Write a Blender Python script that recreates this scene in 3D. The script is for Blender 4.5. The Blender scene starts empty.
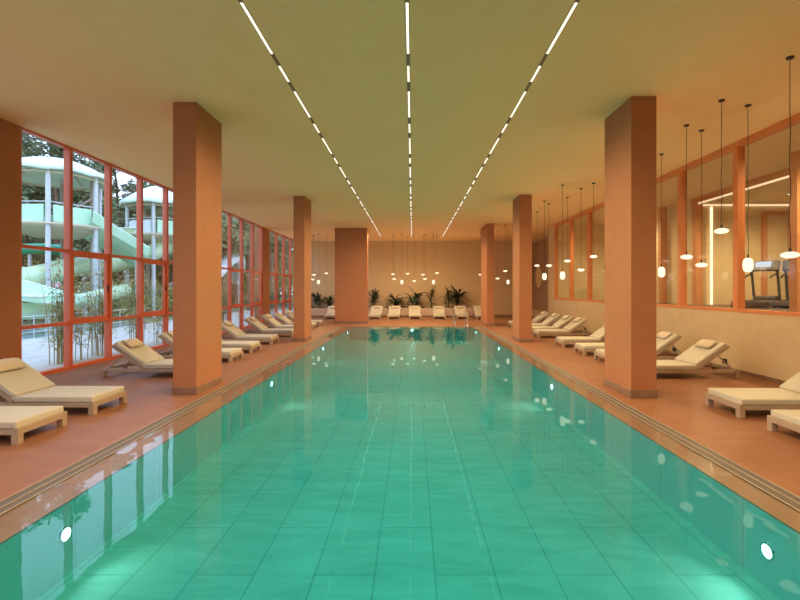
import bpy, bmesh, math, random
from mathutils import Vector, Matrix
R = math.radians
random.seed(7)
sc = bpy.context.scene
col = sc.collection
H = 4.986          # ceiling height
F = 450.0          # focal length in pixels of the 800x600 frame
CX, CY, CAMZ = 412.5, 289.0, 1.8
def P(px, py, Y):
    """point of the place seen at a measured photo position, Y metres into the hall"""
    return Vector(((px - CX) / F * Y, Y, CAMZ - (py - CY) / F * Y))

# ------------------------------------------------------------------ materials
def newmat(name):
    m = bpy.data.materials.new(name); m.use_nodes = True
    nt = m.node_tree; nt.nodes.clear()
    out = nt.nodes.new('ShaderNodeOutputMaterial')
    return m, nt, out
def N(nt, t, **kw):
    n = nt.nodes.new(t)
    for k, v in kw.items():
        if k in n.inputs: n.inputs[k].default_value = v
        else: setattr(n, k, v)
    return n
def mat(name, c, rough=.6, c2=None, scale=8, bump=0, bscale=60, metal=0, spec=.5, stretch=None, detail=4, coat=0, sheen=0):
    m, nt, out = newmat(name)
    b = N(nt, 'ShaderNodeBsdfPrincipled', **{'Roughness': rough, 'Metallic': metal, 'Specular IOR Level': spec, 'Coat Weight': coat})
    b.inputs['Base Color'].default_value = (*c, 1)
    nt.links.new(b.outputs[0], out.inputs[0])
    tc = N(nt, 'ShaderNodeTexCoord')
    src = tc.outputs['Object']
    if stretch:
        mp = N(nt, 'ShaderNodeMapping'); mp.inputs['Scale'].default_value = stretch
        nt.links.new(src, mp.inputs[0]); src = mp.outputs[0]
    if c2:
        n = N(nt, 'ShaderNodeTexNoise', Scale=scale, Detail=detail); nt.links.new(src, n.inputs['Vector'])
        r = N(nt, 'ShaderNodeValToRGB')
        r.color_ramp.elements[0].position = .35; r.color_ramp.elements[1].position = .68
        r.color_ramp.elements[0].color = (*c, 1); r.color_ramp.elements[1].color = (*c2, 1)
        nt.links.new(n.outputs['Fac'], r.inputs[0]); nt.links.new(r.outputs[0], b.inputs['Base Color'])
    if bump:
        n = N(nt, 'ShaderNodeTexNoise', Scale=bscale, Detail=3); nt.links.new(src, n.inputs['Vector'])
        bp = N(nt, 'ShaderNodeBump', Strength=bump, Distance=.01); nt.links.new(n.outputs['Fac'], bp.inputs['Height'])
        nt.links.new(bp.outputs[0], b.inputs['Normal'])
    return m
def tiles(name, c1, c2, mortar, w, h, msize, rough, swap, vein=None, bump=.2, offset=.5, spec=.5, vmix=.5, shift=(0,0,0)):
    """stone slabs laid in running bond; swap = object-space axes used as (length, stacking)"""
    m, nt, out = newmat(name)
    b = N(nt, 'ShaderNodeBsdfPrincipled', **{'Roughness': rough, 'Specular IOR Level': spec})
    nt.links.new(b.outputs[0], out.inputs[0])
    tc = N(nt, 'ShaderNodeTexCoord'); sp = N(nt, 'ShaderNodeSeparateXYZ'); cb = N(nt, 'ShaderNodeCombineXYZ')
    mp = N(nt, 'ShaderNodeMapping'); mp.inputs['Location'].default_value = shift
    nt.links.new(tc.outputs['Object'], mp.inputs[0]); nt.links.new(mp.outputs[0], sp.inputs[0])
    nt.links.new(sp.outputs[swap[0]], cb.inputs[0]); nt.links.new(sp.outputs[swap[1]], cb.inputs[1])
    br = N(nt, 'ShaderNodeTexBrick', Scale=1.0, offset=offset)
    br.inputs['Mortar Size'].default_value = msize; br.inputs['Mortar Smooth'].default_value = .1
    br.inputs['Brick Width'].default_value = w; br.inputs['Row Height'].default_value = h; br.inputs['Bias'].default_value = 0
    br.inputs['Color1'].default_value = (*c1, 1); br.inputs['Color2'].default_value = (*c2, 1); br.inputs['Mortar'].default_value = (*mortar, 1)
    nt.links.new(cb.outputs[0], br.inputs['Vector'])
    last = br.outputs['Color']
    if vein:
        m2 = N(nt, 'ShaderNodeMapping'); m2.inputs['Rotation'].default_value = (0, 0, R(38)); m2.inputs['Scale'].default_value = (1.1, 4.0, 2)
        nt.links.new(tc.outputs['Object'], m2.inputs[0])
        n = N(nt, 'ShaderNodeTexNoise', Scale=1.3, Detail=7, Roughness=.62, Distortion=.8); nt.links.new(m2.outputs[0], n.inputs['Vector'])
        r = N(nt, 'ShaderNodeValToRGB'); r.color_ramp.elements[0].position = .38; r.color_ramp.elements[1].position = .66
        r.color_ramp.elements[0].color = (1, 1, 1, 1); r.color_ramp.elements[1].color = (*vein, 1)
        nt.links.new(n.outputs['Fac'], r.inputs[0])
        mx = N(nt, 'ShaderNodeMix', data_type='RGBA', blend_type='MULTIPLY'); mx.inputs[0].default_value = vmix
        nt.links.new(last, mx.inputs[6]); nt.links.new(r.outputs[0], mx.inputs[7]); last = mx.outputs[2]
    nt.links.new(last, b.inputs['Base Color'])
    bp = N(nt, 'ShaderNodeBump', Strength=bump, Distance=.003, invert=True)
    nt.links.new(br.outputs['Fac'], bp.inputs['Height']); nt.links.new(bp.outputs[0], b.inputs['Normal'])
    return m
def emit(name, c, s):
    m, nt, out = newmat(name)
    e = N(nt, 'ShaderNodeEmission', Strength=s); e.inputs[0].default_value = (*c, 1)
    nt.links.new(e.outputs[0], out.inputs[0]); return m
def clear(name, tint=(1, 1, 1), f0=.04, rough=0.0, ripple=0):
    """see-through sheet: tinted transmission under a Schlick mirror reflection"""
    m, nt, out = newmat(name)
    t = N(nt, 'ShaderNodeBsdfTransparent'); t.inputs[0].default_value = (*tint, 1)
    g = N(nt, 'ShaderNodeBsdfGlossy', Roughness=rough)
    f = N(nt, 'ShaderNodeLayerWeight', Blend=.5); mx = N(nt, 'ShaderNodeMixShader')
    pw = N(nt, 'ShaderNodeMath', operation='POWER'); pw.inputs[1].default_value = 5
    ma = N(nt, 'ShaderNodeMath', operation='MULTIPLY_ADD'); ma.inputs[1].default_value = 1 - f0; ma.inputs[2].default_value = f0; ma.use_clamp = True
    nt.links.new(f.outputs['Facing'], pw.inputs[0]); nt.links.new(pw.outputs[0], ma.inputs[0]); nt.links.new(ma.outputs[0], mx.inputs[0])
    nt.links.new(t.outputs[0], mx.inputs[1]); nt.links.new(g.outputs[0], mx.inputs[2]); nt.links.new(mx.outputs[0], out.inputs[0])
    if ripple:
        tc = N(nt, 'ShaderNodeTexCoord')
        n = N(nt, 'ShaderNodeTexNoise', Scale=1.6, Detail=2); nt.links.new(tc.outputs['Object'], n.inputs['Vector'])
        bp = N(nt, 'ShaderNodeBump', Strength=ripple, Distance=.01); nt.links.new(n.outputs['Fac'], bp.inputs['Height'])
        nt.links.new(bp.outputs[0], g.inputs['Normal'])
    return m
def glow(name, c, s, through=.5):
    """lit glass: glows and lets the lamp inside shine out"""
    m, nt, out = newmat(name)
    e = N(nt, 'ShaderNodeEmission', Strength=s); e.inputs[0].default_value = (*c, 1); t = N(nt, 'ShaderNodeBsdfTransparent')
    mx = N(nt, 'ShaderNodeMixShader'); mx.inputs[0].default_value = 1 - through
    nt.links.new(t.outputs[0], mx.inputs[1]); nt.links.new(e.outputs[0], mx.inputs[2]); nt.links.new(mx.outputs[0], out.inputs[0]); return m
def lamp(name, kind, loc, watts, c, parent=None, size=0, angle=160, down=True):
    L = bpy.data.lights.get(name) or bpy.data.lights.new(name, kind); L.energy = watts; L.color = c; L.shadow_soft_size = size
    if kind == 'SPOT': L.spot_size = R(angle); L.spot_blend = 1
    o = bpy.data.objects.new(name, L); col.objects.link(o); o.location = loc; o.parent = parent; return o

M = dict(
    ceiling=mat('ceiling paint', (.95, .65, .31), .8, (.96, .665, .325), 2),
    wall=mat('peach plaster', (.62, .445, .245), .75, (.66, .475, .265), 3, .05),
    column=mat('terracotta plaster', (.41, .152, .060), .7, (.44, .166, .067), 3, .12, 25),
    skirt=mat('brown stone skirting', (.22, .12, .07), .5, (.27, .15, .09), 6),
    panel=mat('bronze wall panelling', (.33, .19, .115), .5, (.37, .22, .13), 5),
    gold=mat('hammered gold', (.80, .58, .28), .45, (.58, .40, .18), 14, .4, 20, metal=.15),
    coral=mat('coral window paint', (.66, .13, .055), .4, (.69, .145, .06), 3),
    orange=mat('orange window timber', (.66, .22, .07), .45, (.72, .25, .08), 3),
    frame=mat('taupe lounger frame', (.40, .29, .20), .5, (.44, .32, .22), 20, stretch=(.3, 3, 3)),
    cream=mat('cream cushion fabric', (.56, .50, .385), .9, (.59, .53, .41), 60, .15, 400),
    canvas=mat('sand sling fabric', (.50, .38, .24), .9, (.53, .41, .26), 60, .15, 400),
    pillow=mat('pillow fabric', (.62, .50, .35), .9, (.66, .54, .38), 60, .15, 400),
    dark=mat('black plastic', (.02, .018, .016), .5, (.03, .025, .02), 20),
    cable=mat('dark cable', (.05, .035, .025), .5, (.06, .04, .03), 20),
    steel=mat('polished steel', (.7, .68, .64), .18, (.66, .64, .6), 20, metal=1),
    grating=mat('drain grating', (.15, .115, .085), .5, (.085, .065, .05), 1, stretch=(1, 60, 1)),
    rib=mat('drain trim', (.34, .27, .20), .4, (.38, .30, .22), 8),
    planter=mat('pink stone planter', (.62, .43, .32), .7, (.66, .46, .35), 8, .1),
    soil=mat('dark soil', (.04, .03, .02), .95, (.07, .05, .03), 30, .5),
    leaf=mat('dark palm leaf', (.035, .055, .030), .45, (.07, .09, .05), 9),
    stem=mat('plant stem', (.09, .08, .045), .7, (.13, .11, .06), 9),
    floor=tiles('terracotta floor slabs', (.285, .122, .058), (.31, .132, .064), (.17, .07, .035), 1.2, .6, .004, .42, (1, 0), (.80, .74, .70), .15, vmix=.8, spec=.3),
    coping=tiles('coping slabs', (.28, .175, .12), (.31, .195, .132), (.19, .12, .08), 1.2, 3.0, .004, .3, (1, 0), (.8, .7, .62), .15),
    pooltile=tiles('pale pool slabs', (.56, .66, .56), (.60, .70, .60), (.36, .47, .41), 1.50, .51, .007, .5, (1, 0), (.68, .80, .76), .2, shift=(-.19, -.06, 0), vmix=.9),
    poolwall=tiles('pale pool wall slabs', (.57, .67, .60), (.60, .70, .63), (.34, .44, .42), 1.3, 2, .005, .5, (1, 2), (.78, .86, .84), .2),
    glass=clear('window glass', (.97, .98, .97), .04),
    gymglass=clear('partition glass', (.96, .95, .93), .05),
    water=clear('teal pool water', (.18, .63, .72), .022, 0, .22),
    film=clear('clear water film', (.93, .95, .93), .022, 0, .22),
    strip=emit('warm strip light', (1, .89, .68), 1.6),
    bulb=glow('warm glass glow', (1, .83, .56), 1.7, .3),
    poollamp=emit('pool lamp lens', (1, .97, .80), 25),
    cove=emit('warm cove light', (1, .72, .42), 1.3),
    led=emit('tube light', (1, .8, .5), 2),
    spotlens=emit('downlight lens', (1, .85, .6), 5),
    gymceil=mat('gym ceiling paint', (.80, .62, .36), .8, (.82, .64, .38), 2),
    gymwall=mat('gym cream wall', (.74, .58, .34), .8, (.77, .61, .36), 3),
    gymfloor=mat('dark gym floor', (.10, .07, .05), .5, (.13, .09, .06), 5),
    gymcol=mat('gym orange post', (.62, .27, .11), .6, (.66, .3, .13), 5),
    machine=mat('grey machine shell', (.10, .09, .09), .4, (.16, .14, .13), 5),
    screen=emit('treadmill display', (.75, .8, .9), 1.2),
    mint=mat('mint fibreglass', (.46, .74, .52), .35, (.50, .78, .56), 2),
    mintpale=mat('pale mint canopy', (.72, .88, .77), .45, (.78, .91, .83), 2),
    tube=mat('pale green fibreglass', (.54, .70, .43), .3, (.58, .74, .47), 2),
    emerald=mat('emerald fibreglass', (.02, .36, .20), .35, (.03, .40, .23), 2),
    post=mat('galvanised post', (.52, .55, .56), .4, (.6, .63, .64), 8, metal=.2),
    brownwood=mat('weathered timber', (.34, .27, .22), .7, (.42, .34, .28), 8),
    buff=mat('buff deck', (.55, .48, .34), .6, (.6, .52, .38), 4),
    whitepanel=mat('white plastic', (.72, .76, .80), .4, (.76, .8, .83), 4),
    redsign=mat('red sign paint', (.6, .05, .05), .4, (.65, .06, .06), 4),
    paving=mat('pale paving', (.46, .42, .36), .8, (.54, .50, .44), 2),
    grass=mat('dry grass ground', (.20, .22, .10), .95, (.30, .28, .14), .6),
    outwater=mat('outdoor pool water', (.30, .46, .48), .12, (.42, .56, .56), 2, .3, 6),
    bark=mat('pine bark', (.20, .10, .07), .9, (.30, .16, .11), 6, .5, 12, stretch=(1, 1, .25)),
    pine=mat('pine needles', (.15, .20, .11), .8, (.24, .28, .16), .9),
    pineb=mat('light pine needles', (.24, .28, .14), .8, (.34, .36, .20), .9),
    bamboo=mat('bamboo leaf', (.34, .35, .11), .6, (.50, .44, .17), 2.5),
    cane=mat('bamboo cane', (.34, .30, .14), .5, (.42, .36, .18), 6),
    bush=mat('shrub leaves', (.30, .34, .12), .8, (.50, .45, .18), 1.2),
)

# ------------------------------------------------------------------ mesh helpers
class MB:
    def __init__(s): s.v = []; s.f = []; s.mi = []; s.cur = 0; s.sm = []
    def add(s, vs, fs, smooth=False):
        o = len(s.v); s.v += [tuple(x) for x in vs]
        for f in fs: s.f.append([o + i for i in f]); s.mi.append(s.cur); s.sm.append(smooth)
        return s
    def box(s, x0, x1, y0, y1, z0, z1, mtx=None):
        vs = [Vector((x, y, z)) for z in (z0, z1) for y in (y0, y1) for x in (x0, x1)]
        if mtx: vs = [mtx @ v for v in vs]
        return s.add(vs, [(0, 2, 3, 1), (4, 5, 7, 6), (0, 1, 5, 4), (2, 6, 7, 3), (0, 4, 6, 2), (1, 3, 7, 5)])
    def tube(s, pts, r, seg=12, cap=True):
        pts = [Vector(p) for p in pts]; n = len(pts)
        rs = r if isinstance(r, (list, tuple)) else [r] * n
        vs = []; fs = []; up = Vector((0, 0, 1)); prev = None
        for i, p in enumerate(pts):
            d = (pts[min(i + 1, n - 1)] - pts[max(i - 1, 0)]).normalized()
            a = prev if prev else (up if abs(d.z) < .9 else Vector((1, 0, 0)))
            u = (a - d * a.dot(d)).normalized(); w = d.cross(u); prev = u
            for k in range(seg):
                t = 2 * math.pi * k / seg
                vs.append(p + (u * math.cos(t) + w * math.sin(t)) * rs[i])
        for i in range(n - 1):
            for k in range(seg):
                a = i * seg + k; b = i * seg + (k + 1) % seg
                fs.append((a, a + seg, b + seg, b))
        s.add(vs, fs, True)
        if cap: s.add(vs[:seg], [tuple(range(seg))]); s.add(vs[-seg:], [tuple(reversed(range(seg)))])
        return s
    def lathe(s, prof, c=(0, 0, 0), seg=20, mtx=None):
        vs = []; fs = []
        for r, z in prof:
            for k in range(seg):
                t = 2 * math.pi * k / seg; v = Vector((r * math.cos(t), r * math.sin(t), z))
                if mtx: v = mtx @ v
                vs.append(v + Vector(c))
        for i in range(len(prof) - 1):
            for k in range(seg):
                a = i * seg + k; b = i * seg + (k + 1) % seg
                fs.append((a, b, b + seg, a + seg))
        return s.add(vs, fs, True)
    def mesh(s, name, mats):
        me = bpy.data.meshes.new(name); me.from_pydata(s.v, [], s.f)
        for m in (mats if isinstance(mats, list) else [mats]): me.materials.append(m)
        me.polygons.foreach_set('material_index', s.mi); me.polygons.foreach_set('use_smooth', s.sm)
        me.update(); return me
    def build(s, name, mats, parent=None, bevel=0, seg=2):
        o = bpy.data.objects.new(name, s.mesh(name, mats)); col.objects.link(o)
        if parent: o.parent = parent
        if bevel:
            b = o.modifiers.new('bevel', 'BEVEL'); b.width = bevel; b.segments = seg; b.limit_method = 'ANGLE'
        return o
def tag(o, label, cat, group=None, kind=None):
    o['label'] = label; o['category'] = cat
    if group: o['group'] = group
    if kind: o['kind'] = kind
    return o
def thing(name, label, cat, loc=(0, 0, 0), rz=0, group=None):
    o = bpy.data.objects.new(name, None); col.objects.link(o); o.empty_display_size = .2
    o.location = loc; o.rotation_euler = (0, 0, rz); return tag(o, label, cat, group)
def struct(o): o['kind'] = 'structure'; return o
def empty_struct(name, loc=(0, 0, 0)):
    o = bpy.data.objects.new(name, None); col.objects.link(o); o.location = loc; o['kind'] = 'structure'; return o
def copy_tree(o, parent=None):
    kids = [k for k in bpy.data.objects if k.parent == o]
    c = o.copy(); col.objects.link(c); c.parent = parent
    for k in kids: copy_tree(k, c)
    return c
def place(proto, used, label, loc, rz=0, group=None):
    o = proto if not used else copy_tree(proto)
    o.location = loc; o.rotation_euler = (0, 0, rz); o['label'] = label
    if group: o['group'] = group
    return o

# ------------------------------------------------------------------ shell
XL, XR, YB, YF = -7.9, 7.0, -5.0, 30.0
PX0, PX1, PY0, PY1 = -2.93, 2.87, -2.6, 21.15       # water basin
GX0, GX1, GY0, GY1 = -3.50, 3.35, -3.1, 21.70       # outer edge of the drain grating
GW = .21
XN = 8.0                                            # niche wall, far right
b = MB()
b.box(XL, GX0, YB, YF, -.2, 0); b.box(GX1, XR, YB, YF, -.2, 0); b.box(XR, XN, 23.2, YF, -.2, 0)
b.box(GX0, GX1, YB, GY0, -.2, 0); b.box(GX0, GX1, GY1, YF, -.2, 0)
struct(b.build('floor', M['floor']))
b = MB(); b.box(XL, XR + .15, YB, YF + .2, H, H + .3); b.box(XR + .15, XN + .2, 23.2, YF + .2, H, H + .3)
struct(b.build('ceiling', M['ceiling']))
struct(MB().box(XL, XN + .2, YF, YF + .2, -.2, H).build('wall_far', M['wall']))
struct(MB().box(XL, XR + .15, YB - .2, YB, -.2, H).build('wall_near', M['wall']))
struct(MB().box(XR, XR + .15, YB, 23.2, -.2, 1.30).build('wall_right', M['wall']))
struct(MB().box(XR, XR + .15, 22.22, 23.2, 1.30, H).box(XR + .15, XN, 23.05, 23.2, -.2, H).build('wall_right_end', M['wall']))
w = MB().box(XN, XN + .2, 23.2, YF, -.2, H).build('wall_niche', M['wall']); struct(w)
MB().box(XN - .03, XN, 23.25, YF - .03, .45, 4.86).build('panelling', M['panel'], w, .006)
struct(MB().box(XR - .014, XR, YB, 23.2, 0, .075).build('baseboard_right', M['skirt']))
struct(MB().box(3.9, XN, YF - .014, YF, 0, .08).build('baseboard_far', M['skirt']))
# coping under the thin film of overflow water, and the basin
b = MB(); z = -.016
cx0, cx1, cy0, cy1 = GX0 + GW, GX1 - GW, GY0 + GW, GY1 - GW
b.box(cx0, PX0, cy0, cy1, -.2, z); b.box(PX1, cx1, cy0, cy1, -.2, z)
b.box(PX0, PX1, cy0, PY0, -.2, z); b.box(PX0, PX1, PY1, cy1, -.2, z)
struct(b.build('pool_coping', M['coping']))
DEP = -.62
b = MB(); b.cur = 0; b.box(PX0 - .1, PX1 + .1, PY0 - .1, PY1 + .1, DEP - .1, DEP)
b.cur = 1
b.box(PX0 - .1, PX0, PY0, PY1, DEP, -.2); b.box(PX1, PX1 + .1, PY0, PY1, DEP, -.2)
b.box(PX0 - .1, PX1 + .1, PY0 - .1, PY0, DEP, -.2); b.box(PX0 - .1, PX1 + .1, PY1, PY1 + .1, DEP, -.2)
# tiled lining up to the coping edge
b.box(PX0, PX0 + .006, PY0, PY1, DEP, z - .004); b.box(PX1 - .006, PX1, PY0, PY1, DEP, z - .004)
b.box(PX0, PX1, PY1 - .006, PY1, DEP, z - .004); b.box(PX0, PX1, PY0, PY0 + .006, DEP, z - .004)
struct(b.build('pool_basin', [M['pooltile'], M['poolwall']]))
wz = -.004
b = MB(); b.cur = 0
b.add([(PX0, PY0, wz), (PX1, PY0, wz), (PX1, PY1, wz), (PX0, PY1, wz)], [(0, 1, 2, 3)])
b.cur = 1
b.add([(cx0, cy0, wz), (cx1, cy0, wz), (cx1, cy1, wz), (cx0, cy1, wz), (PX0, PY0, wz), (PX1, PY0, wz), (PX1, PY1, wz), (PX0, PY1, wz)],
      [(0, 1, 5, 4), (1, 2, 6, 5), (2, 3, 7, 6), (3, 0, 4, 7)])
tag(b.build('pool_water', [M['water'], M['film']]), 'still teal water filling the long swimming pool', 'water', kind='stuff')
# drain gratings round the pool
def grate(label, x0, x1, y0, y1, along_y, c):
    t = thing('drain_grate', label, 'drain', (c[0], c[1], 0), 0, 'drain grates round the pool'); cx, cy = c
    MB().box(x0 - cx, x1 - cx, y0 - cy, y1 - cy, -.2, -.008).build('grating', M['grating'], t)
    for k in (0, .49, .94):
        if along_y:
            a = x0 + (x1 - x0) * k; MB().box(a - cx, a + .012 - cx, y0 - cy, y1 - cy, -.05, .001).build('edge_trim', M['rib'], t)
        else:
            a = y0 + (y1 - y0) * k; MB().box(x0 - cx, x1 - cx, a - cy, a + .012 - cy, -.05, .001).build('edge_trim', M['rib'], t)
grate('slotted brown drain grate along the left side of the pool', GX0, cx0, GY0, GY1, True, (GX0 + .1, 9))
grate('slotted brown drain grate along the right side of the pool', cx1, GX1, GY0, GY1, True, (GX1 - .1, 9))
grate('slotted drain grate across the far end of the pool', cx0, cx1, cy1, GY1, False, (0, GY1 - .1))
# ------------------------------------------------------------------ columns
def column(x0, x1, y0, y1, label, sk=.13):
    cx, cy = (x0 + x1) / 2, (y0 + y1) / 2; hx, hy = (x1 - x0) / 2, (y1 - y0) / 2
    t = thing('column', label, 'column', (cx, cy, 0), 0, 'terracotta columns')
    MB().box(-hx, hx, -hy, hy, 0, H - .002).build('shaft', M['column'], t, .004, 1)
    e = .014
    MB().box(-hx - e, hx + e, -hy - e, hy + e, 0.001, sk).build('skirting', M['skirt'], t, .003, 1)
column(-4.08, -3.68, 7.66, 8.68, 'tall terracotta column nearest on the left of the pool')
column(-4.08, -3.70, 15.42, 16.44, 'slim terracotta column, second along the left pool edge')
column(3.61, 4.03, 7.43, 8.46, 'tall terracotta column nearest on the right of the pool')
column(3.61, 4.03, 15.2, 16.22, 'slim terracotta column, second along the right pool edge')
column(3.61, 3.97, 21.85, 23.7, 'most distant terracotta column on the right, near the pool end')
column(-4.05, -2.36, 23.45, 24.0, 'wide terracotta pier beyond the far left pool corner')
column(-8.1, -7.66, 7.72, 8.80, 'terracotta column at the left photo edge, against the windows')
column(-8.1, -7.66, 15.45, 16.4, 'terracotta column against the window wall behind the near left column')
column(-8.1, -7.66, 23.05, 24.1, 'terracotta column against the far part of the window wall')
# ------------------------------------------------------------------ left glazing
WX = -7.75; wn = [0]
def window(y0, y1, sash):
    wn[0] += 1
    t = empty_struct('window_%d' % wn[0], (WX, (y0 + y1) / 2, 0)); h = (y1 - y0) / 2; j = .045
    b = MB(); d0, d1 = -.07, .07
    b.box(d0, d1, -h, -h + j, 0, H - .002); b.box(d0, d1, h - j, h, 0, H - .002)
    b.box(d0, d1, -h + j, h - j, 0, .07); b.box(d0, d1, -h + j, h - j, H - .04, H - .002)
    b.build('window_frame', M['coral'], t)
    for zz, th in ((1.03, .035), (2.65, .035)):
        MB().box(d0 + .02, d1 - .02, -h + j, h - j, zz - th, zz + th).build('transom', M['coral'], t)
    for a, c in ((.07, .995), (1.065, 2.615), (2.685, H - .04)):
        if sash and a == 1.065:
            s = MB(); k = .075
            s.box(-.03, .045, -h + j, -h + j + k, a, c); s.box(-.03, .045, h - j - k, h - j, a, c)
            s.box(-.03, .045, -h + j + k, h - j - k, a, a + k); s.box(-.03, .045, -h + j + k, h - j - k, c - k, c)
            o = s.build('opening_sash', M['coral'], t)
            MB().box(.045, .075, h - j - .05, h - j - .025, 1.75, 1.9).build('handle', M['dark'], o)
            MB().box(-.006, .006, -h + j + k, h - j - k, a + k, c - k).build('pane', M['glass'], t)
        else:
            MB().box(-.006, .006, -h + j, h - j, a, c).build('pane', M['glass'], t)
def bays(y0, y1, n, off):
    p = (y1 - y0) / n
    for i in range(n): window(y0 + i * p, y0 + (i + 1) * p, (i + off) % 2 == 0)
bays(8.80, 15.45, 5, 1)
bays(16.40, 23.05, 5, 0)
bays(24.10, 29.98, 4, 0)
bays(.3, 7.72, 5, 0)
bays(-4.98, .3, 4, 0)
# ------------------------------------------------------------------ right interior glazing
ys = [22.2, 20.0, 17.95, 15.9, 13.85, 11.8, 9.75, 7.7, 5.65, 3.6, 1.5, -1.0, -3.0, -4.98]
for i in range(len(ys) - 1):
    wn[0] += 1; y1, y0 = ys[i], ys[i + 1]; h = (y1 - y0) / 2
    t = empty_struct('window_%d' % wn[0], (XR + .075, (y0 + y1) / 2, 0)); j = .075
    b = MB(); d0, d1 = -.085, .075
    b.box(d0, d1, -h, -h + j, 1.3, H - .003); b.box(d0, d1, h - j, h, 1.3, H - .003)
    b.box(d0, d1, -h + j, h - j, 1.3, 1.37); b.box(d0, d1, -h + j, h - j, H - .12, H - .003)
    b.build('window_frame', M['orange'], t)
    MB().box(-.008, .008, -h + j, h - j, 1.37, H - .12).build('pane', M['gymglass'], t)
# ------------------------------------------------------------------ gym behind the glass
GZ = 1.25
struct(MB().box(XR + .15, 14.7, YB, 22.2, GZ - .2, GZ).build('floor_gym', M['gymfloor']))
struct(MB().box(XR + .15, 9.9, YB, 23.05, H, H + .2).build('ceiling_gym', M['gymceil']))
struct(MB().box(9.9, 14.7, YB, 16, 4.80, H + .2).build('ceiling_gym_inner', M['gymceil']))
struct(MB().box(9.88, 9.9, YB, 16, 4.80, H).build('trim_1', M['gymcol']))
struct(MB().box(9.9, 14.7, 16, 16.2, GZ, H).build('wall_gym_partition', M['gymwall']))
struct(MB().box(14.5, 14.7, YB, 16, GZ, H).build('wall_gym_side', M['gymwall']))
struct(MB().box(9.9, 10.1, 16.2, 22.2, GZ, H).build('wall_gym_corridor', M['gymwall']))
struct(MB().box(XR + .15, 14.7, 22.2, 22.3, GZ, H).build('wall_gym_far', M['gymwall']))
struct(MB().box(XR + .15, 14.7, YB - .2, YB, GZ, H).build('wall_gym_near', M['gymwall']))
tag(MB().box(9.93, 10.0, YB + .1, 15.7, 4.76, 4.80).build('cove_light', M['cove']), 'long warm cove light along the ceiling edge inside the gym', 'light')
tag(MB().box(10.1, 14.4, 15.92, 15.97, 4.75, 4.80).build('cove_light', M['cove']), 'warm cove light across the back wall of the gym', 'light')
tag(MB().box(10.58, 10.64, 15.94, 16, GZ, 4.72).build('tube_light', M['led']), 'tall vertical tube light glowing on the gym back wall', 'light')
for x, y, lab in ((9.98, 15.75, 'orange post beside the vertical tube light inside the gym'), (8.95, 10.45, 'orange post inside the gym at the right photo edge'),
                  (9.78, 17.6, 'orange post inside the gym behind the near right column')):
    tag(MB().box(x - .11, x + .11, y - .11, y + .11, GZ, 4.80 if x > 9.9 else H).build('gym_post', M['gymcol'], None, .006), lab, 'post', 'orange posts in the gym')
t = thing('gym_door', 'closed pale door in an orange frame at the gym back', 'door', (12.9, 15.92, GZ))
b = MB(); b.box(-.52, -.38, -.06, .07, 0, 3.3); b.box(.38, .52, -.06, .07, 0, 3.3); b.box(-.38, .38, -.06, .07, 3.16, 3.3); b.build('door_frame', M['gymcol'], t, .005)
MB().box(-.38, .38, 0, .06, 0.003, 3.16).build('door_leaf', M['gymwall'], t); MB().box(.24, .27, -.06, 0, 1.0, 1.2).build('handle', M['steel'], t)
for q_ in ((11.8, 13.6, 4.72), (11.5, 9.5, 4.72), (11.5, 4.5, 4.72), (11.5, 0, 4.72), (8.5, 19, 4.9), (8.5, 14, 4.9), (8.5, 9, 4.9), (8.5, 3, 4.9)): lamp('gym_fill_light', 'SPOT', q_, 520, (1, .80, .46), None, .03, 165)  # unseen spots added to brighten the gym, not modelled fixtures
for x, y, lab in ((11.9, 14.2, 'small round downlight in the gym ceiling, right of centre'), (11.2, 9.2, 'small round downlight in the gym ceiling, nearest')):
    t = thing('downlight', lab, 'light', (x, y, 4.80), 0, 'gym downlights')
    MB().lathe([(.001, -.012), (.05, -.012)], seg=16).build('lens', M['spotlens'], t)
    MB().lathe([(.05, -.002), (.05, -.016), (.075, -.014), (.078, 0)], seg=16).build('rim', M['steel'], t)
def treadmill():
    t = thing('treadmill', 'x', 'treadmill', group='treadmills in the gym')
    b = MB(); b.box(-.38, .38, -.9, .9, .06, .2); b.build('deck', M['machine'], t, .03)
    MB().box(-.25, .25, -.85, .6, .2, .212).build('running_belt', M['dark'], t)
    b = MB().box(-.3, .3, .55, .9, .2, .34); b.build('motor_hood', M['machine'], t, .04)
    for s in (-1, 1):
        MB().tube([(s * .33, .8, .15), (s * .33, .62, .9), (s * .33, .5, 1.18)], .04, 8).build('upright', M['machine'], t)
        MB().tube([(s * .33, .55, 1.02), (s * .33, .1, .95), (s * .33, 0, .9)], .028, 8).build('handrail', M['dark'], t)
        MB().box(s * .34 - .04, s * .34 + .04, -.9, -.8, 0, .06).build('foot', M['dark'], t)
    m = Matrix.Translation((0, .52, 1.24)) @ Matrix.Rotation(R(-25), 4, 'X')
    c = MB().box(-.4, .4, -.05, .05, -.14, .2, m).build('console', M['machine'], t, .02)
    MB().box(-.2, .2, -.058, -.05, -.04, .15, m).build('display', M['screen'], c)
    return t
tm = treadmill()
place(tm, 0, 'grey treadmill in the gym seen left of the other, by the mullion', (10.5, 13.7, GZ), R(-55))
place(tm, 1, 'grey treadmill in the gym nearest the right photo edge', (11.2, 13.15, GZ), R(-50))
place(tm, 1, 'grey treadmill in the gym standing behind the other two', (12.3, 14.3, GZ), R(-55))
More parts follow.
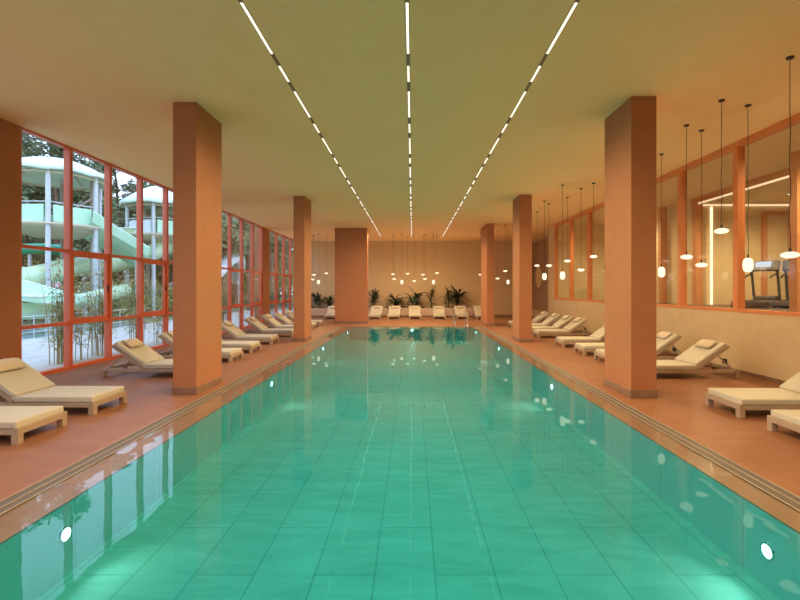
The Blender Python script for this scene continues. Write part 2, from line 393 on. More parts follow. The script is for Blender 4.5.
# ------------------------------------------------------------------ ceiling light lines
for x, lab in ((-1.90, 'left line of warm strip lights recessed in the ceiling'), (-.06, 'middle line of warm strip lights recessed in the ceiling'),
               (1.82, 'right line of warm strip lights recessed in the ceiling')):
    t = thing('strip_light_line', lab, 'ceiling light', (x, 0, H), 0, 'three lines of ceiling strip lights')
    MB().box(-.026, .026, -2.0, 27.2, -.004, -.0005).build('channel', M['skirt'], t)
    y = 5.0 - 2.25 * 3
    while y < 26.8:
        for a, c in ((0, 1.08), (1.42, 1.90)):
            if y + c < 27.2: MB().box(-.016, .016, y + a, y + c, -.010, -.0045).build('light_segment', M['strip'], t)
        if y + .54 < 27: lamp('strip_lamp', 'SPOT', (0, y + .54, -.03), 220, (1, .76, .44), t, 0, 165)
        y += 2.25
# ------------------------------------------------------------------ pendants
def pend(px, pyl, pyt, kind, label, group, Y=None):
    Y = Y or F * (H - CAMZ) / (CY - pyt); X = (px - CX) / F * Y; z = CAMZ - (pyl - CY) / F * Y
    t = thing('pendant_lamp', label, 'pendant lamp', (X, Y, z), 0, group)
    if kind == 'd': prof = [(.004, .045), (.05, .042), (.092, .025), (.11, 0), (.092, -.025), (.05, -.042), (.002, -.045)]; top = .05
    else: prof = [(.004, .125), (.04, .12), (.066, .09), (.078, .03), (.078, -.03), (.066, -.09), (.04, -.12), (.002, -.125)]; top = .13
    MB().lathe(prof, seg=18).build('lamp_shade', M['bulb'], t)
    lamp('pendant_bulb', 'POINT', (0, 0, 0), 33, (1, .72, .40), t)
    MB().tube([(0, 0, top - .01), (0, 0, top + .05)], .016, 8).build('lamp_cap', M['cable'], t)
    n = 14; L = H - z - top; a = random.uniform(0, 6)
    pts = [(.006 * math.sin(a + k * 1.3), .006 * math.cos(a + k * 1.7), top + .04 + (L - .05) * k / n) for k in range(n + 1)]
    MB().tube(pts, .0055, 6).build('cable', M['cable'], t)
    MB().lathe([(.002, H - z - .03), (.045, H - z - .025), (.05, H - z - .001)], seg=12).build('ceiling_rose', M['cable'], t)
g = 'pendant lamps over the right loungers'
pend(790, 255, 57, 'd', 'flat glass pendant lamp nearest the right photo edge', g)
pend(748, 265, 105, 'c', 'upright oval glass pendant lamp before the gym window with treadmills', g)
pend(721.5, 231, 100, 'd', 'flat glass pendant lamp hanging highest, before the vertical tube light', g)
pend(701.5, 265, 130, 'd', 'flat glass pendant lamp just right of the wide gym mullion', g)
pend(686.5, 257, 125, 'd', 'flat glass pendant lamp in front of the gym mullion', g)
pend(661.5, 272, 154, 'c', 'upright oval glass pendant lamp just right of the near column', g)
pend(593.5, 256.5, 183, 'd', 'flat glass pendant lamp just left of the near right column', g)
pend(581, 270, 188.5, 'd', 'low flat glass pendant lamp, second left of the near right column', g)
pend(567.5, 261, 197, 'd', 'flat glass pendant lamp before the narrow far gym windows', g)
pend(562.5, 275.5, 184.8, 'c', 'upright oval glass pendant lamp at the far end of the gym glazing', g)
pend(544.5, 276.5, 201, 'c', 'upright oval glass pendant lamp in front of the gold disc', g)
pend(549, 265.6, 203.5, 'd', 'flat glass pendant lamp right above the gold disc', g)
pend(537, 265.6, 212, 'd', 'flat glass pendant lamp at the left rim of the gold disc', g)
pend(505.3, 271, 225, 'd', 'flat glass pendant lamp between the two far right columns', g)
pend(508, 282, 232, 'c', 'low oval glass pendant lamp between the two far right columns', g, 25)
pend(497.5, 278.5, 229, 'd', 'flat glass pendant lamp touching the far right column outline', g, 24.5)
pend(480.5, 274.6, 232, 'd', 'flat glass pendant lamp just left of the far right column', g, 25.2)
g = 'pendant lamps before the far wall'
for px, py, k, Y, lab in ((393, 274.2, 'd', 27.0, 'flat pendant lamp highest at the left of the far cluster'), (394.2, 279, 'd', 26.4, 'flat pendant lamp lower at the left of the far cluster'),
        (401.8, 282, 'c', 26.0, 'low oval pendant lamp in the left half of the far cluster'), (407.7, 273.7, 'd', 27.2, 'flat pendant lamp just left of the middle light line'),
        (414.2, 281, 'd', 26.4, 'small flat pendant lamp in the middle of the far cluster'), (423, 274.6, 'd', 27.0, 'upper of two flat pendant lamps right of middle'),
        (425, 279, 'd', 26.2, 'lower of two flat pendant lamps right of middle'), (433.5, 282, 'c', 26.0, 'low oval pendant lamp in the right half of the far cluster'),
        (437, 273, 'd', 27.2, 'flat pendant lamp rightmost in the far cluster')):
    pend(px, py, 0, k, lab, g, Y)
g = 'pendant lamps between the left columns'
for px, py, k, Y, lab in ((314, 274.8, 'd', 26.5, 'flat pendant lamp just right of the slim left column'), (312.6, 279.5, 'd', 27.2, 'low flat pendant lamp touching the slim left column'),
        (318.5, 282, 'c', 26.0, 'low oval pendant lamp between slim column and wide pier'), (326.4, 273.3, 'd', 27.0, 'flat pendant lamp closest to the wide pier')):
    pend(px, py, 0, k, lab, g, Y)
# ------------------------------------------------------------------ loungers
def rounded_slab(l, w, h, mtx=None):
    return MB().box(0, l, -w / 2, w / 2, 0, h, mtx)
def make_lounger():
    t = thing('sun_lounger', 'x', 'sun lounger')
    W = .375
    b = MB()
    for s in (-1, 1): b.box(.03, 2.02, s * W - (.05 if s > 0 else 0), s * W + (0 if s > 0 else .05), .115, .175)
    b.box(0, .05, -W, W, .115, .19); b.box(1.97, 2.02, -W + .05, W - .05, .115, .175); b.box(1.16, 1.21, -W + .05, W - .05, .12, .17)
    b.build('frame', M['frame'], t, .004)
    for x in (.0, 1.94):
        for s in (-1, 1):
            y0 = s * W - (.08 if s > 0 else 0); MB().box(x, x + .08, y0, y0 + .08, 0, .116).build('leg', M['frame'], t, .004)
    b = MB()
    for k in range(9): b.box(.1 + k * .12, .16 + k * .12, -W + .05, W - .05, .15, .168)
    b.build('slats', M['frame'], t)
    MB().box(.03, 1.19, -W + .012, W - .012, .178, .268).build('seat_mattress', M['cream'], t, .022, 3)
    m = Matrix.Translation((1.17, 0, .185)) @ Matrix.Rotation(R(-35.5), 4, 'Y')
    bk = MB().box(.02, .77, -W + .012, W - .012, .035, .115, m).build('back_mattress', M['cream'], t, .022, 3)
    b = MB()
    for s in (-1, 1): b.box(.0, .79, s * W - (.045 if s > 0 else -.0), s * W + (.0 if s > 0 else .045), -.012, .032, m)
    for k in range(6): b.box(.06 + k * .14, .10 + k * .14, -W + .045, W - .045, -.006, .024, m)
    b.build('back_frame', M['frame'], t, .003)
    for s in (-1, 1):
        a = m @ Vector((.52, s * .30, -.01)); MB().tube([a, (1.93, s * .30, .15)], .014, 8).build('prop', M['frame'], t)
    MB().tube([(1.90, -.325, .15), (1.90, .325, .15)], .014, 8).build('prop_bar', M['frame'], t)
    # pillow
    n, q = 13, 7; vs = []; fs = []
    for sgn in (1, -1):
        for i in range(n):
            for j in range(q):
                u = -1 + 2 * i / (n - 1); v = -1 + 2 * j / (q - 1)
                th = .046 * ((1 - abs(u) ** 3.2) * (1 - abs(v) ** 2.6)) ** .6
                vs.append(m @ Vector((.61 + v * .13 * (1 - .05 * u * u), u * .235, .150 + sgn * th)))
    o = n * q
    for i in range(n - 1):
        for j in range(q - 1):
            a = i * q + j; fs.append((a, a + q, a + q + 1, a + 1)); fs.append((o + a, o + a + 1, o + a + q + 1, o + a + q))
    for i in range(n - 1):
        for j in (0, q - 1):
            a = i * q + j; fs.append((a, a + q, a + q + o, a + o))
    for j in range(q - 1):
        for i in (0, n - 1):
            a = i * q + j; fs.append((a, a + 1, a + 1 + o, a + o))
    p = MB().add(vs, fs, True).build('pillow', M['pillow'], t)
    b = MB()
    for s in (-1, 1): b.box(.68, .785, s * .14 - .012, s * .14 + .012, .114, .119, m)
    b.build('strap', M['pillow'], p)
    return t
lounger = make_lounger()
Ln = [(-4.55, 5.56, 'cream sun lounger nearest on the left, mostly cut by the photo edge'),
      (-4.53, 6.77, 'cream sun lounger with pillow, second from the left foreground'),
      (-4.32, 9.52, 'cream sun lounger half hidden behind the near left column, in front of windows'),
      (-4.42, 11.37, 'cream sun lounger behind the near left column with its foot emerging right'),
      (-4.50, 12.98, 'cream sun lounger just right of the near left column, its backrest hidden'),
      (-4.55, 14.95, 'cream sun lounger right of the near left column with raised pillow end visible'),
      (-4.50, 17.2, 'cream sun lounger just left of the slim left column'),
      (-4.50, 19.0, 'cream sun lounger with its middle hidden by the slim left column'),
      (-4.45, 20.5, 'cream sun lounger with foot just right of the slim left column'),
      (-4.45, 22.15, 'cream sun lounger last in the left row, by the far window column')]
Rn = [(4.53, 5.38, 'cream sun lounger cut off by the right photo edge'),
      (4.55, 6.63, 'cream sun lounger on the right, second from the foreground'),
      (4.55, 9.38, 'cream sun lounger with pillow just right of the near right column'),
      (4.66, 11.18, 'cream sun lounger passing behind the near right column, pillow partly hidden'),
      (4.62, 12.52, 'cream sun lounger whose foot shows just left of the near right column'),
      (4.62, 14.22, 'cream sun lounger left of the near right column, its pillow hidden'),
      (4.62, 16.9, 'nearest of the four overlapping cream loungers at far right'),
      (4.62, 18.2, 'second nearest of the four overlapping cream loungers at far right'),
      (4.62, 19.75, 'third nearest of the four overlapping cream loungers at far right'),
      (4.62, 21.4, 'most distant of the four overlapping cream loungers at far right')]
used = 0
for x, y, lab in Ln:
    place(lounger, used, lab, (x, y, 0), R(180 + random.uniform(-1, 1)), 'loungers along the window side'); used = 1
for x, y, lab in Rn: place(lounger, 1, lab, (x, y, 0), R(random.uniform(-1, 1)), 'loungers along the gym side')
for x, lab in ((-4.95, 'lounger at the far wall, just left of the wide pier'), (-2.30, 'lounger at the far planter, just right of the wide pier'),
               (-1.14, 'lounger at the far planter, second right of the wide pier'), (.16, 'middle lounger of the five in front of the planter'),
               (1.62, 'lounger at the far planter, directly left of the pool handrails'), (3.02, 'lounger at the far planter, directly behind the pool handrails'),
               (4.2, 'lounger at the far wall, partly behind the far right column')):
    place(lounger, 1, lab, (x, 26.95, 0), R(90 + random.uniform(-2, 2)), 'loungers facing the pool from the far wall')
# ------------------------------------------------------------------ underwater lamps
def pool_lamp(x, y, z, d, lab):
    t = thing('underwater_lamp', lab, 'pool lamp', (x, y, z), 0, 'underwater lamps')
    m = Vector(d).to_track_quat('Z', 'Y').to_matrix().to_4x4()
    MB().lathe([(.001, .022), (.036, .020), (.052, .012)], seg=20, mtx=m).build('lens', M['poollamp'], t)
    MB().lathe([(.052, .004), (.052, .016), (.066, .014), (.07, .0)], seg=20, mtx=m).build('bezel', M['steel'], t)
    L = bpy.data.lights.new('underwater_beam', 'SPOT'); L.energy = 24; L.color = (1, .93, .70); L.spot_size = R(130); L.spot_blend = 1; L.shadow_soft_size = .05
    o = bpy.data.objects.new('beam', L); col.objects.link(o); o.parent = t
    o.location = Vector(d) * .06; o.rotation_euler = (Vector(d) + Vector((0, 0, -.14))).to_track_quat('-Z', 'Y').to_euler()
for yl, zl, yr, zr, q in ((3.78, -.26, 3.62, -.31, 'nearest'), (9.3, -.16, 9.2, -.20, 'second'), (14.65, -.15, 14.85, -.17, 'third'), (20.1, -.15, 20.2, -.16, 'farthest')):
    pool_lamp(PX0 + .008, yl, zl, (1, 0, 0), '%s glowing underwater lamp in the left pool wall' % q)
    pool_lamp(PX1 - .008, yr, zr, (-1, 0, 0), '%s glowing underwater lamp in the right pool wall' % q)
pool_lamp(-.02, PY1 - .008, -.14, (0, -1, 0), 'glowing underwater lamp in the far pool wall')
# ladder handrails at the far end
for x, lab in ((2.0, 'curved steel pool handrail, left one of the pair'), (2.6, 'curved steel pool handrail, right one of the pair')):
    t = thing('handrail', lab, 'handrail', (x, 21.9, 0), 0, 'pool handrails')
    MB().tube([(0, .12, .0), (0, .12, .62), (0, .06, .78), (0, -.08, .85), (0, -.3, .80), (0, -.62, .35), (0, -.80, -.1), (0, -.82, -.5)], .02, 10).build('rail', M['steel'], t)
    MB().lathe([(.001, .012), (.05, .012), (.05, 0.0)], c=(0, .12, 0), seg=14).build('base_flange', M['steel'], t)
# ------------------------------------------------------------------ wall disc, sockets
t = thing('wall_disc', 'large round hammered gold disc on the far right wall', 'wall ornament', (XN - .03, 28.3, 2.6))
m = Matrix.Rotation(R(-90), 4, 'Y')
MB().lathe([(.001, .13), (.3, .11), (.6, .07), (.76, .02)], seg=40, mtx=m).build('disc', M['gold'], t)
MB().lathe([(.76, 0), (.76, .06), (.80, .06), (.81, 0)], seg=40, mtx=m).build('rim', M['panel'], t)
for y, lab in ((10.06, 'black wall socket nearest, behind the third right lounger'), (12.0, 'black wall socket behind the fourth right lounger'), (18.2, 'black wall socket farthest along the right wall')):
    t = thing('wall_socket', lab, 'socket', (XR, y, .19), 0, 'black wall sockets')
    MB().box(-.05, 0, -.05, .05, -.05, .05).build('cover', M['dark'], t, .006); MB().lathe([(.001, 0), (.03, .002), (.032, -.004)], c=(-.052, 0, 0), seg=12, mtx=m).build('outlet', M['machine'], t)
# ------------------------------------------------------------------ planter and palms
t = thing('planter', 'long low pink stone planter in front of the far wall', 'planter', (-1.95, 29.55, 0))
b = MB(); b.box(-5.65, 5.85, -.40, -.28, 0, .56); b.box(5.73, 5.85, -.28, .43, 0, .56); b.box(-5.65, -5.53, -.28, .43, 0, .56); b.build('trough', M['planter'], t, .008)
MB().box(-5.52, 5.72, -.27, .43, 0, .50).build('soil', M['soil'], t)
MB().box(-5.64, 5.84, -.412, -.40, 0, .08).build('skirting', M['skirt'], t)
def blade(b, base, az, length, rise, droop, width, seg=7):
    d = Vector((math.cos(az), math.sin(az), 0)); sd = Vector((-d.y, d.x, 0)); vs = []
    for i in range(seg + 1):
        u = i / seg
        c = base + d * (length * (u * .75)) + Vector((0, 0, rise * u - droop * u * u))
        wd = width * 1.1 * math.sin(math.pi * min(1, .08 + u * .95)) ** .8 + .002
        vs += [c - sd * wd + Vector((0, 0, wd * .35)), c, c + sd * wd + Vector((0, 0, wd * .35))]
    fs = []
    for i in range(seg):
        a = i * 3; fs += [(a, a + 1, a + 4, a + 3), (a + 1, a + 2, a + 5, a + 4)]
    b.add(vs, fs, True)
def palm(x, h, spread, n, lab, stemh, grp='dark palms in the planter', y=29.50):
    h *= 1.05; n = int(n * 1.4); stemh *= 1.2; spread *= 1.25
    t = thing('potted_palm', lab, 'plant', (x, y, .50), 0, grp); h *= 1.35; spread *= 1.1; stemh *= 1.15
    s = MB(); l = MB()
    for k in range(3):
        a = random.uniform(0, 6.28); r = .05 + .03 * k
        top = Vector((math.cos(a) * r * 2, -abs(math.sin(a)) * r, stemh * random.uniform(.75, 1.1)))
        s.tube([(math.cos(a) * r, math.sin(a) * r * .5, -.02), top], [.018, .011], 6)
        for i in range(n // 3):
            az = random.gauss(random.choice((0, math.pi)), .75); ln = spread * random.uniform(.6, 1.1)
            if math.sin(az) > .1: az = -az
            c = top - Vector((0, 0, random.uniform(0, stemh * .7))); rs = h * random.uniform(.25, .75)
            blade(l, c, az, ln, rs, rs * random.uniform(.3, 1.1), random.uniform(.035, .07))
    s.build('stem', M['stem'], t); l.build('leaves', M['leaf'], t)
pl = [(-7.0, 1.0, .55, 30, 'dark palm at the far left by the window wall', .5), (-6.1, 1.1, .6, 36, 'dark leafy plant just right of the slim left column', .5),
      (-5.35, .9, .55, 30, 'dark leafy plant close to the left side of the wide pier', .4), (-2.55, 1.15, .5, 36, 'dark plant just right of the wide pier', .6),
      (-1.25, 1.05, .75, 42, 'dark bushy palm behind the second planter lounger', .5), (.12, 1.15, .75, 42, 'dark bushy palm behind the middle lounger', .55),
      (1.32, 1.05, .6, 15, 'slender palm with bare stem and sparse arching crown', .85), (2.25, 1.15, .5, 18, 'thin curving palm left of the largest one', .75),
      (2.95, 1.3, .85, 48, 'largest dark palm, rightmost in the planter', .6)]
for a in pl: palm(*a)
for i in range(16):
    x = -7.3 + i * .72 + random.uniform(-.1, .1)
    if -5.0 < x < -3.2: continue
    t = thing('low_fern', 'low dark ground plant in the planter soil between the palms', 'plant', (x, 29.4, .5), 0, 'low plants in the planter'); l = MB()
    for k in range(14): blade(l, Vector((0, 0, 0)), random.uniform(0, 6.28), .26, random.uniform(.1, .3), .12, .035, 4)
    l.build('leaves', M['leaf'], t)
# ------------------------------------------------------------------ outdoors
struct(MB().box(-90, XL - .0, -30, 110, -.4, -.12).build('ground', M['grass']))
struct(MB().box(-14.2, XL - .0, -8, 40, -.12, -.05).build('terrace', M['paving']))
t = tag(MB().box(-20, -14.4, 2, 25, -.12, -.09).build('splash_pool', M['outwater']), 'pale blue outdoor splash pool beyond the terrace', 'pool')
def fence(x, y0, y1, lab):
    t = thing('pool_fence', lab, 'fence', (x, (y0 + y1) / 2, -.12)); h = (y1 - y0) / 2; n = int(h)
    for k in range(-n, n + 1): MB().tube([(0, k, 0), (0, k, .95)], .02, 6).build('post', M['post'], t)
    for z in (.3, .9): MB().tube([(0, -h, z), (0, h, z)], .012, 6).build('rail', M['whitepanel'], t)
fence(-14.3, 12, 24, 'thin white railing around the outdoor splash pool')
def dome_tower(cx, cy, r, zp, ze, zt, lab, rot=0, n=8):
    """canopy tower: platform height zp, eave height ze, dome top zt"""
    t = thing('slide_tower', lab, 'water slide tower', (cx, cy, -.12), rot, 'water slide towers')
    zp += .12; ze += .12; zt += .12
    S = 48; rings = 8; vs = []; fs = []
    for i in range(rings + 1):
        u = i / rings; rr = r * u; z = zt - (zt - ze) * u ** 1.9
        for k in range(S):
            th = 2 * math.pi * k / S; sc_ = abs(math.sin(th * n / 2))
            rad = rr * (1 - .035 * u * sc_); vs.append((rad * math.cos(th), rad * math.sin(th), z + (.0 if i < rings else .10 * sc_)))
    base = len(vs)
    for k in range(S):
        th = 2 * math.pi * k / S; sc_ = abs(math.sin(th * n / 2)); rad = r * (1.0 - .035 * sc_)
        vs.append((rad * math.cos(th), rad * math.sin(th), ze - .22 + .10 * sc_))
    for i in range(rings + 1):
        for k in range(S):
            a = i * S + k; c = i * S + (k + 1) % S; fs.append((a, c, c + S, a + S))
    o = MB().add(vs, fs, True).build('canopy', M['mintpale'], t)
    sm = o.modifiers.new('thick', 'SOLIDIFY'); sm.thickness = .05
    b = MB()
    for k in range(n):
        th = 2 * math.pi * (k + .5) / n
        b.tube([(0, 0, zt - .35), (r * .5 * math.cos(th), r * .5 * math.sin(th), ze + (zt - ze) * .55), (r * .86 * math.cos(th), r * .86 * math.sin(th), ze - .1)], .05, 6)
    b.tube([(r * .86 * math.cos(2 * math.pi * k / 24), r * .86 * math.sin(2 * math.pi * k / 24), ze - .25) for k in range(25)], .06, 6)
    b.build('canopy_ribs', M['buff'], t)
    m = 6
    for k in range(m):
        th = 2 * math.pi * (k + .3) / m; x, y = r * .84 * math.cos(th), r * .84 * math.sin(th)
        MB().tube([(x, y, 0), (x, y, ze + .25)], .12, 8).build('post', M['post'], t)
        th2 = 2 * math.pi * (k + 1.3) / m; a = Vector((x, y, 0)); c = Vector((r * .84 * math.cos(th2), r * .84 * math.sin(th2), 0)); d = (c - a).normalized(); nn = Vector((-d.y, d.x, 0))
        p = MB(); a2, c2 = a + d * .22, c - d * .22
        v = [a2 - nn * .03, c2 - nn * .03, c2 + nn * .03, a2 + nn * .03]
        p.add([(q.x, q.y, zp + .12) for q in v] + [(q.x, q.y, zp + .98) for q in v], [(0, 1, 5, 4), (1, 2, 6, 5), (2, 3, 7, 6), (3, 0, 4, 7), (4, 5, 6, 7), (3, 2, 1, 0)])
        p.build('railing_panel', M['whitepanel'] if k == 3 else M['mint'], t)
        MB().tube([a + Vector((0, 0, zp + 1.12)), c + Vector((0, 0, zp + 1.12))], .035, 6).build('handrail', M['post'], t)
    MB().lathe([(.01, zp + .06), (r * .92, zp + .06), (r * .92, zp - .06), (r * .80, zp - .16), (r * .4, zp - .55), (.01, zp - .6)], seg=24).build('platform', M['buff'], t)
    b = MB(); s = r * .45
    for sx in (-1, 1):
        for sy in (-1, 1): b.tube([(sx * s, sy * s, 0), (sx * s, sy * s, ze - .1)], .12, 8)
    for sx in (-1, 1): b.tube([(sx * s, -s, zp), (sx * s, s, zp + 1.8)], .07, 6); b.tube([(-s, sx * s, 1.2), (s, sx * s, 2.8)], .07, 6)
    b.build('timber_bracing', M['brownwood'], t)
c = P(56, 0, 25); dome_tower(c.x, 25, 2.62, P(0, 228, 25).z, P(0, 176, 25).z, P(0, 160, 25).z, 'mint domed water slide tower, the nearer and larger in view', -.314)
c = P(166, 0, 32); dome_tower(c.x, 32, 2.80, P(0, 238, 32).z, P(0, 207, 32).z, P(0, 187, 32).z, 'mint domed water slide tower, the farther one right of the first', .4)
def smooth(pts, n=8):
    pts = [Vector(p) for p in pts]; out = []
    q = [2 * pts[0] - pts[1]] + pts + [2 * pts[-1] - pts[-2]]
    for i in range(1, len(q) - 2):
        for k in range(n):
            t = k / n; a, b_, c_, d = q[i - 1], q[i], q[i + 1], q[i + 2]
            out.append(.5 * ((2 * b_) + (c_ - a) * t + (2 * a - 5 * b_ + 4 * c_ - d) * t * t + (3 * b_ - a - 3 * c_ + d) * t ** 3))
    out.append(pts[-1]); return out
def slide(name, pts, r, material, lab, legs=(), rings=5):
    path = smooth(pts)
    o = thing(name, lab, 'water slide', (path[0].x, path[0].y, -.12)); off = Vector((path[0].x, path[0].y, -.12))
    lp = [p - off for p in path]
    MB().tube(lp, r, 20).build('slide_tube', material, o)
    for k in range(rings, len(lp) - 2, rings + 2):
        d = (lp[k + 1] - lp[k]).normalized(); MB().tube([lp[k] - d * .05, lp[k] + d * .05], r * 1.07, 20).build('joint_ring', M['tube'], o)
    for k in legs:
        p = lp[min(k, len(lp) - 1)]; MB().tube([(p.x, p.y, 0), (p.x, p.y, p.z - r)], .10, 8).build('support_post', M['post'], o)
slide('water_slide', [P(-30, 284, 22), P(12, 281, 22.5), P(42, 275, 23.5), P(75, 267, 26), P(112, 264, 29), P(146, 255, 30), P(176, 244, 32), P(215, 240, 36)], .56, M['tube'], 'large pale green tube slide crossing behind the window panes', (10, 26, 42), 5)
slide('water_slide', [P(-10, 252, 27), P(30, 249, 27), P(58, 250, 28), P(80, 256, 31)], .33, M['emerald'], 'emerald green tube slide above the pale green one', (8, 20), 5)
slide('water_slide', [P(-30, 312, 19), P(10, 312, 19), P(50, 309, 20), P(85, 300, 22), P(125, 290, 27)], .36, M['tube'], 'low pale green tube slide near the ground', (10, 24), 6)
slide('water_slide', [P(215, 275, 34), P(232, 258, 36), P(240, 262, 40), P(236, 280, 43)], .5, M['whitepanel'], 'white curved tube slide seen through the farther windows', (6, 14), 5)
def chute(pts, wdir, w, material, lab, wall=.35):
    """open flume with raised side walls"""
    path = smooth(pts, 6); off = Vector((path[0].x, path[0].y, -.12)); lp = [p - off for p in path]
    t = thing('open_slide', lab, 'water slide', off); wd = Vector(wdir).normalized() * w / 2
    prof = [(-1, wall), (-.86, .05), (-.4, 0), (.4, 0), (.86, .05), (1, wall)]
    vs = []; fs = []; m = len(prof)
    for p in lp:
        for a, zz in prof: vs.append(p + wd * a + Vector((0, 0, zz)))
    for i in range(len(lp) - 1):
        for k in range(m - 1):
            a = i * m + k; fs.append((a, a + 1, a + 1 + m, a + m))
    o = MB().add(vs, fs).build('trough', material, t); s = o.modifiers.new('thick', 'SOLIDIFY'); s.thickness = .06
    for sgn in (-1, 1):
        MB().tube([p + wd * sgn + Vector((0, 0, wall)) for p in lp], .05, 8).build('side_rim', M['mintpale'], t)
    for k in (3, len(lp) - 3):
        p = lp[k]; MB().tube([(p.x, p.y, 0), (p.x, p.y, p.z - .06)], .09, 8).build('support_post', M['post'], t)
chute([P(84, 228, 25), P(104, 240, 26), P(128, 254, 27.5), P(140, 262, 28)], (.9, -.5, .35), 2.0, M['mint'], 'steep mint open slide descending from the nearer tower', .5)
chute([P(-10, 286, 19), P(20, 294, 19), P(48, 302, 18.6), P(72, 303, 19.5), P(90, 298, 22)], (.5, 1, 0), 1.9, M['mint'], 'curving mint open slide below the large tube slide', .3)
chute([P(128, 237, 31), P(160, 237, 31), P(200, 243, 32)], (.1, 1, 0), 1.6, M['tube'], 'pale green open slide leaving the farther tower', .5)
t = thing('warning_sign', 'small round red and white sign below the tube slide', 'sign', P(57, 286, 21.0))
m = Matrix.Rotation(R(90), 4, 'X')
MB().lathe([(.001, .02), (.19, .02), (.19, -.02), (.001, -.02)], seg=20, mtx=m).build('sign_plate', M['whitepanel'], t)
MB().lathe([(.10, .025), (.17, .025)], seg=20, mtx=m).build('red_ring', M['redsign'], t)
MB().tube([(0, .04, -.1), (0, .04, -1.85)], .03, 6).build('sign_post', M['post'], t)
# trees: cloud-like clusters of needles carried by branches
def leaf_cloud(b, c, r, n, size, flat=.6):
    for _ in range(n):
        while True:
            v = Vector((random.uniform(-1, 1), random.uniform(-1, 1), random.uniform(-1, 1)))
            if v.length < 1: break
        p = c + Vector((v.x * r, v.y * r, v.z * r * flat)); s = size * random.uniform(.5, 1.3)
        a = Vector((random.gauss(0, 1), random.gauss(0, 1), random.gauss(0, .6))).normalized()
        d = a.cross(Vector((random.gauss(0, 1), random.gauss(0, 1), random.gauss(0, 1)))).normalized()
        b.add([p - a * s - d * s * .35, p + a * s - d * s * .2, p + a * s * 1.1 + d * s * .2, p - a * s * .8 + d * s * .35], [(0, 1, 2, 3)])
def make_pine(h, material, seedv, lean=0):
    random.seed(seedv)
    t = thing('pine_tree', 'x', 'tree'); b = MB(); l = MB()
    tr = [Vector((lean * h * .04 * k, random.uniform(-.15, .15), h * k / 8)) for k in range(9)]
    b.tube(tr, [.26 - .024 * k for k in range(9)], 8)
    for k in range(26):
        z = h * random.uniform(.30, 1.0); base = Vector((lean * .32 * z, 0, z)); az = random.uniform(0, 6.28); ln = (1.35 - z / h) * h * .27 * random.uniform(.6, 1.1)
        e = base + Vector((math.cos(az) * ln, math.sin(az) * ln, ln * .28)); b.tube([base, (base + e) / 2 + Vector((0, 0, .1)), e], [.06, .045, .02], 5)
        leaf_cloud(l, e, random.uniform(.9, 1.5), 150, .21); leaf_cloud(l, (base + e) / 2, .8, 80, .19)
    b.build('trunk', M['bark'], t); l.build('crown', material, t); return t
pa = make_pine(14, M['pine'], 3); pb = make_pine(12, M['pineb'], 5, .25); pc = make_pine(16, M['pine'], 9, -.15)
random.seed(21)
spots = [(8, 36), (34, 44), (60, 37), (84, 46), (100, 38), (122, 43), (150, 48), (172, 42), (190, 52), (206, 44), (222, 36), (236, 46), (249, 40), (260, 52), (272, 44), (284, 50), (20, 60), (75, 62), (130, 64), (180, 66), (225, 64), (-40, 32), (-90, 36), (-150, 30)]
spots += [(12, 72), (48, 70), (90, 74), (112, 72), (152, 76), (165, 54), (198, 74), (213, 60), (232, 62), (243, 72), (255, 64), (266, 70), (278, 64), (290, 72), (70, 52), (110, 54), (45, 54), (296, 60)]
un = {}
for i, (px, Y) in enumerate(spots):
    pr = (pa, pb, pc)[i % 3]; o = place(pr, un.get(pr.name, 0), ['tall dark green pine behind the water slides', 'pale green leaning pine behind the water slides', 'very tall dark pine with high crown behind the slides'][i % 3],
              ((px - CX) / F * Y, Y, -.13), random.uniform(0, 6.28), ['dark pines', 'pale pines', 'tall pines'][i % 3]); un[pr.name] = 1
    s = random.uniform(.85, 1.15); o.scale = (s, s, s)
# bushes on the far bank
def make_bush(seedv):
    random.seed(seedv); t = thing('shrub', 'x', 'shrub'); l = MB(); b = MB()
    for k in range(7):
        a = k * .9; c = Vector((math.cos(a) * .7, math.sin(a) * .7, random.uniform(.5, 1.3))); b.tube([(0, 0, 0), c], .03, 5); leaf_cloud(l, c, .75, 130, .09, .8)
    b.build('stem', M['stem'], t); l.build('foliage', M['bush'], t); return t
bp_ = make_bush(4)
random.seed(31)
for i in range(46):
    Y = 21 + (i % 30) * .85; X = -21.6 - (i * 2.63 % 4.2) - (7 if i > 29 else 0)
    if i % 4 == 1: X += 4.5; Y = 26 + i * .35
    o = place(bp_, i > 0, 'yellowish green shrub on the bank beyond the splash pool', (X, Y, -.13), random.uniform(0, 6.28), 'shrubs beyond the splash pool'); s = random.uniform(.8, 1.6); o.scale = (s, s, s)
for i in range(20):
    Y = 50 + (i % 2) * 8; X = -12 - i * 1.9
    o = copy_tree(bp_); o.location = (X, Y, -.13); o.rotation_euler = (0, 0, i * 1.7); o.scale = (2.3, 2.3, 3.4)
    o['label'] = 'big green undergrowth shrub between the distant pine trunks'; o['group'] = 'undergrowth shrubs among the pines'
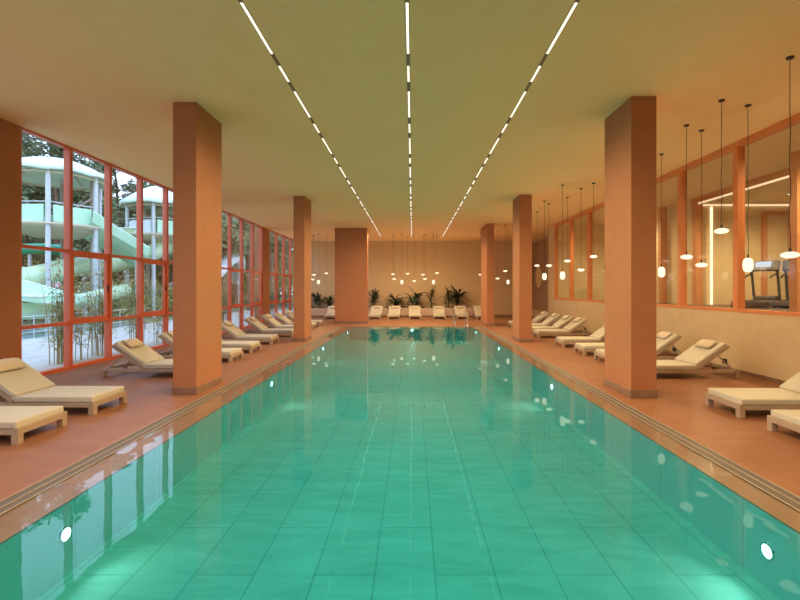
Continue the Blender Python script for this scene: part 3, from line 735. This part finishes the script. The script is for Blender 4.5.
# bamboo close to the glass
def make_bamboo(seedv, n, h):
    random.seed(seedv); t = thing('bamboo_plant', 'x', 'bamboo'); l = MB(); b = MB()
    for k in range(n):
        a = random.uniform(0, 6.28); r = random.uniform(.02, .22); hh = h * random.uniform(.6, 1.05); lx, ly = random.uniform(-.12, .12), random.uniform(-.3, .3)
        pts = [Vector((math.cos(a) * r + lx * (q / 5) ** 2 , math.sin(a) * r + ly * (q / 5) ** 2 , hh * q / 5)) for q in range(6)]
        b.tube(pts, [.012, .011, .010, .008, .006, .003], 5)
        for q in range(80):
            u = random.uniform(.22, 1); i = min(4, int(u * 5)); p = pts[i].lerp(pts[i + 1], u * 5 - i)
            az = random.uniform(0, 6.28); rr = random.uniform(.02, .2); p = p + Vector((math.cos(az) * rr * .8, math.sin(az) * rr * 1.3, random.uniform(-.05, .1)))
            d = Vector((math.cos(az), math.sin(az), random.uniform(-.7, .3))).normalized(); s_ = d.cross(Vector((0, 0, 1))).normalized() * .020; L = random.uniform(.10, .20)
            l.add([p - s_ * .3, p + d * L * .5 - s_, p + d * L, p + d * L * .5 + s_], [(0, 1, 2, 3)])
    b.build('canes', M['cane'], t); l.build('leaves', M['bamboo'], t); return t
b1 = make_bamboo(2, 17, 2.6); b2 = make_bamboo(6, 5, 1.9); random.seed(11)
bs = [(11.15, 1, 'leafy bamboo in front of the second visible window bay'), (11.9, 0, 'slim bamboo beside the second visible mullion'), (12.6, 1, 'bushy bamboo behind the third window bay, beside the lounger backrest'),
      (14.3, 1, 'bushy bamboo behind the window bay next to the near left column'), (9.5, 0, 'slim bamboo behind the leftmost visible window bay'), (15.3, 0, 'bamboo hidden mostly by the near left column'),
      (17.6, 1, 'bamboo behind the first bay right of the near left column'), (19.2, 1, 'bamboo behind the windows between the two left columns'), (20.9, 1, 'bamboo behind the windows close to the far window column'),
      (22.6, 0, 'slim bamboo beside the far window column'), (25.3, 1, 'bamboo behind the farthest windows, nearer one'), (27.6, 1, 'bamboo behind the farthest windows, farther one')]
u = [0, 0]
for y, k, lab in bs:
    pr = (b2, b1)[k]; o = place(pr, u[k], lab, (-8.72 + random.uniform(-.1, .1), y, -.05), random.choice((0, 3.14)) + random.uniform(-.3, .3), 'bamboo outside the windows'); u[k] = 1

# ------------------------------------------------------------------ light
w = bpy.data.worlds.new('World'); sc.world = w; w.use_nodes = True; nt = w.node_tree; nt.nodes.clear()
out = nt.nodes.new('ShaderNodeOutputWorld'); bg = nt.nodes.new('ShaderNodeBackground')
tc = nt.nodes.new('ShaderNodeTexCoord'); sp = nt.nodes.new('ShaderNodeSeparateXYZ'); rp = nt.nodes.new('ShaderNodeValToRGB')
nt.links.new(tc.outputs['Generated'], sp.inputs[0]); nt.links.new(sp.outputs[2], rp.inputs[0])
rp.color_ramp.elements[0].color = (.55, .60, .64, 1); rp.color_ramp.elements[0].position = 0
rp.color_ramp.elements[1].color = (.66, .92, 1.42, 1); rp.color_ramp.elements[1].position = .42
nt.links.new(rp.outputs[0], bg.inputs[0]); bg.inputs[1].default_value = 2.8; nt.links.new(bg.outputs[0], out.inputs[0])
# ------------------------------------------------------------------ camera
cam = bpy.data.cameras.new('camera'); co = bpy.data.objects.new('camera', cam); col.objects.link(co)
co.location = (0, 0, CAMZ); co.rotation_euler = (R(90), 0, 0)
cam.sensor_width = 36; cam.sensor_fit = 'HORIZONTAL'; cam.lens = F / 800 * 36
cam.shift_x = -(CX - 400) / 800; cam.shift_y = -(300 - CY) / 800; cam.clip_start = .05; cam.clip_end = 400
sc.camera = co
sc.view_settings.view_transform = 'Standard'; sc.view_settings.look = 'None'; sc.view_settings.exposure = -0.06; sc.view_settings.gamma = 1
sc.view_settings.use_curve_mapping = False
sc.cycles.use_denoising = True
sc.cycles.transparent_max_bounces = 24; sc.cycles.max_bounces = 10; sc.cycles.diffuse_bounces = 6; sc.cycles.glossy_bounces = 4
sc.cycles.sample_clamp_indirect = 6
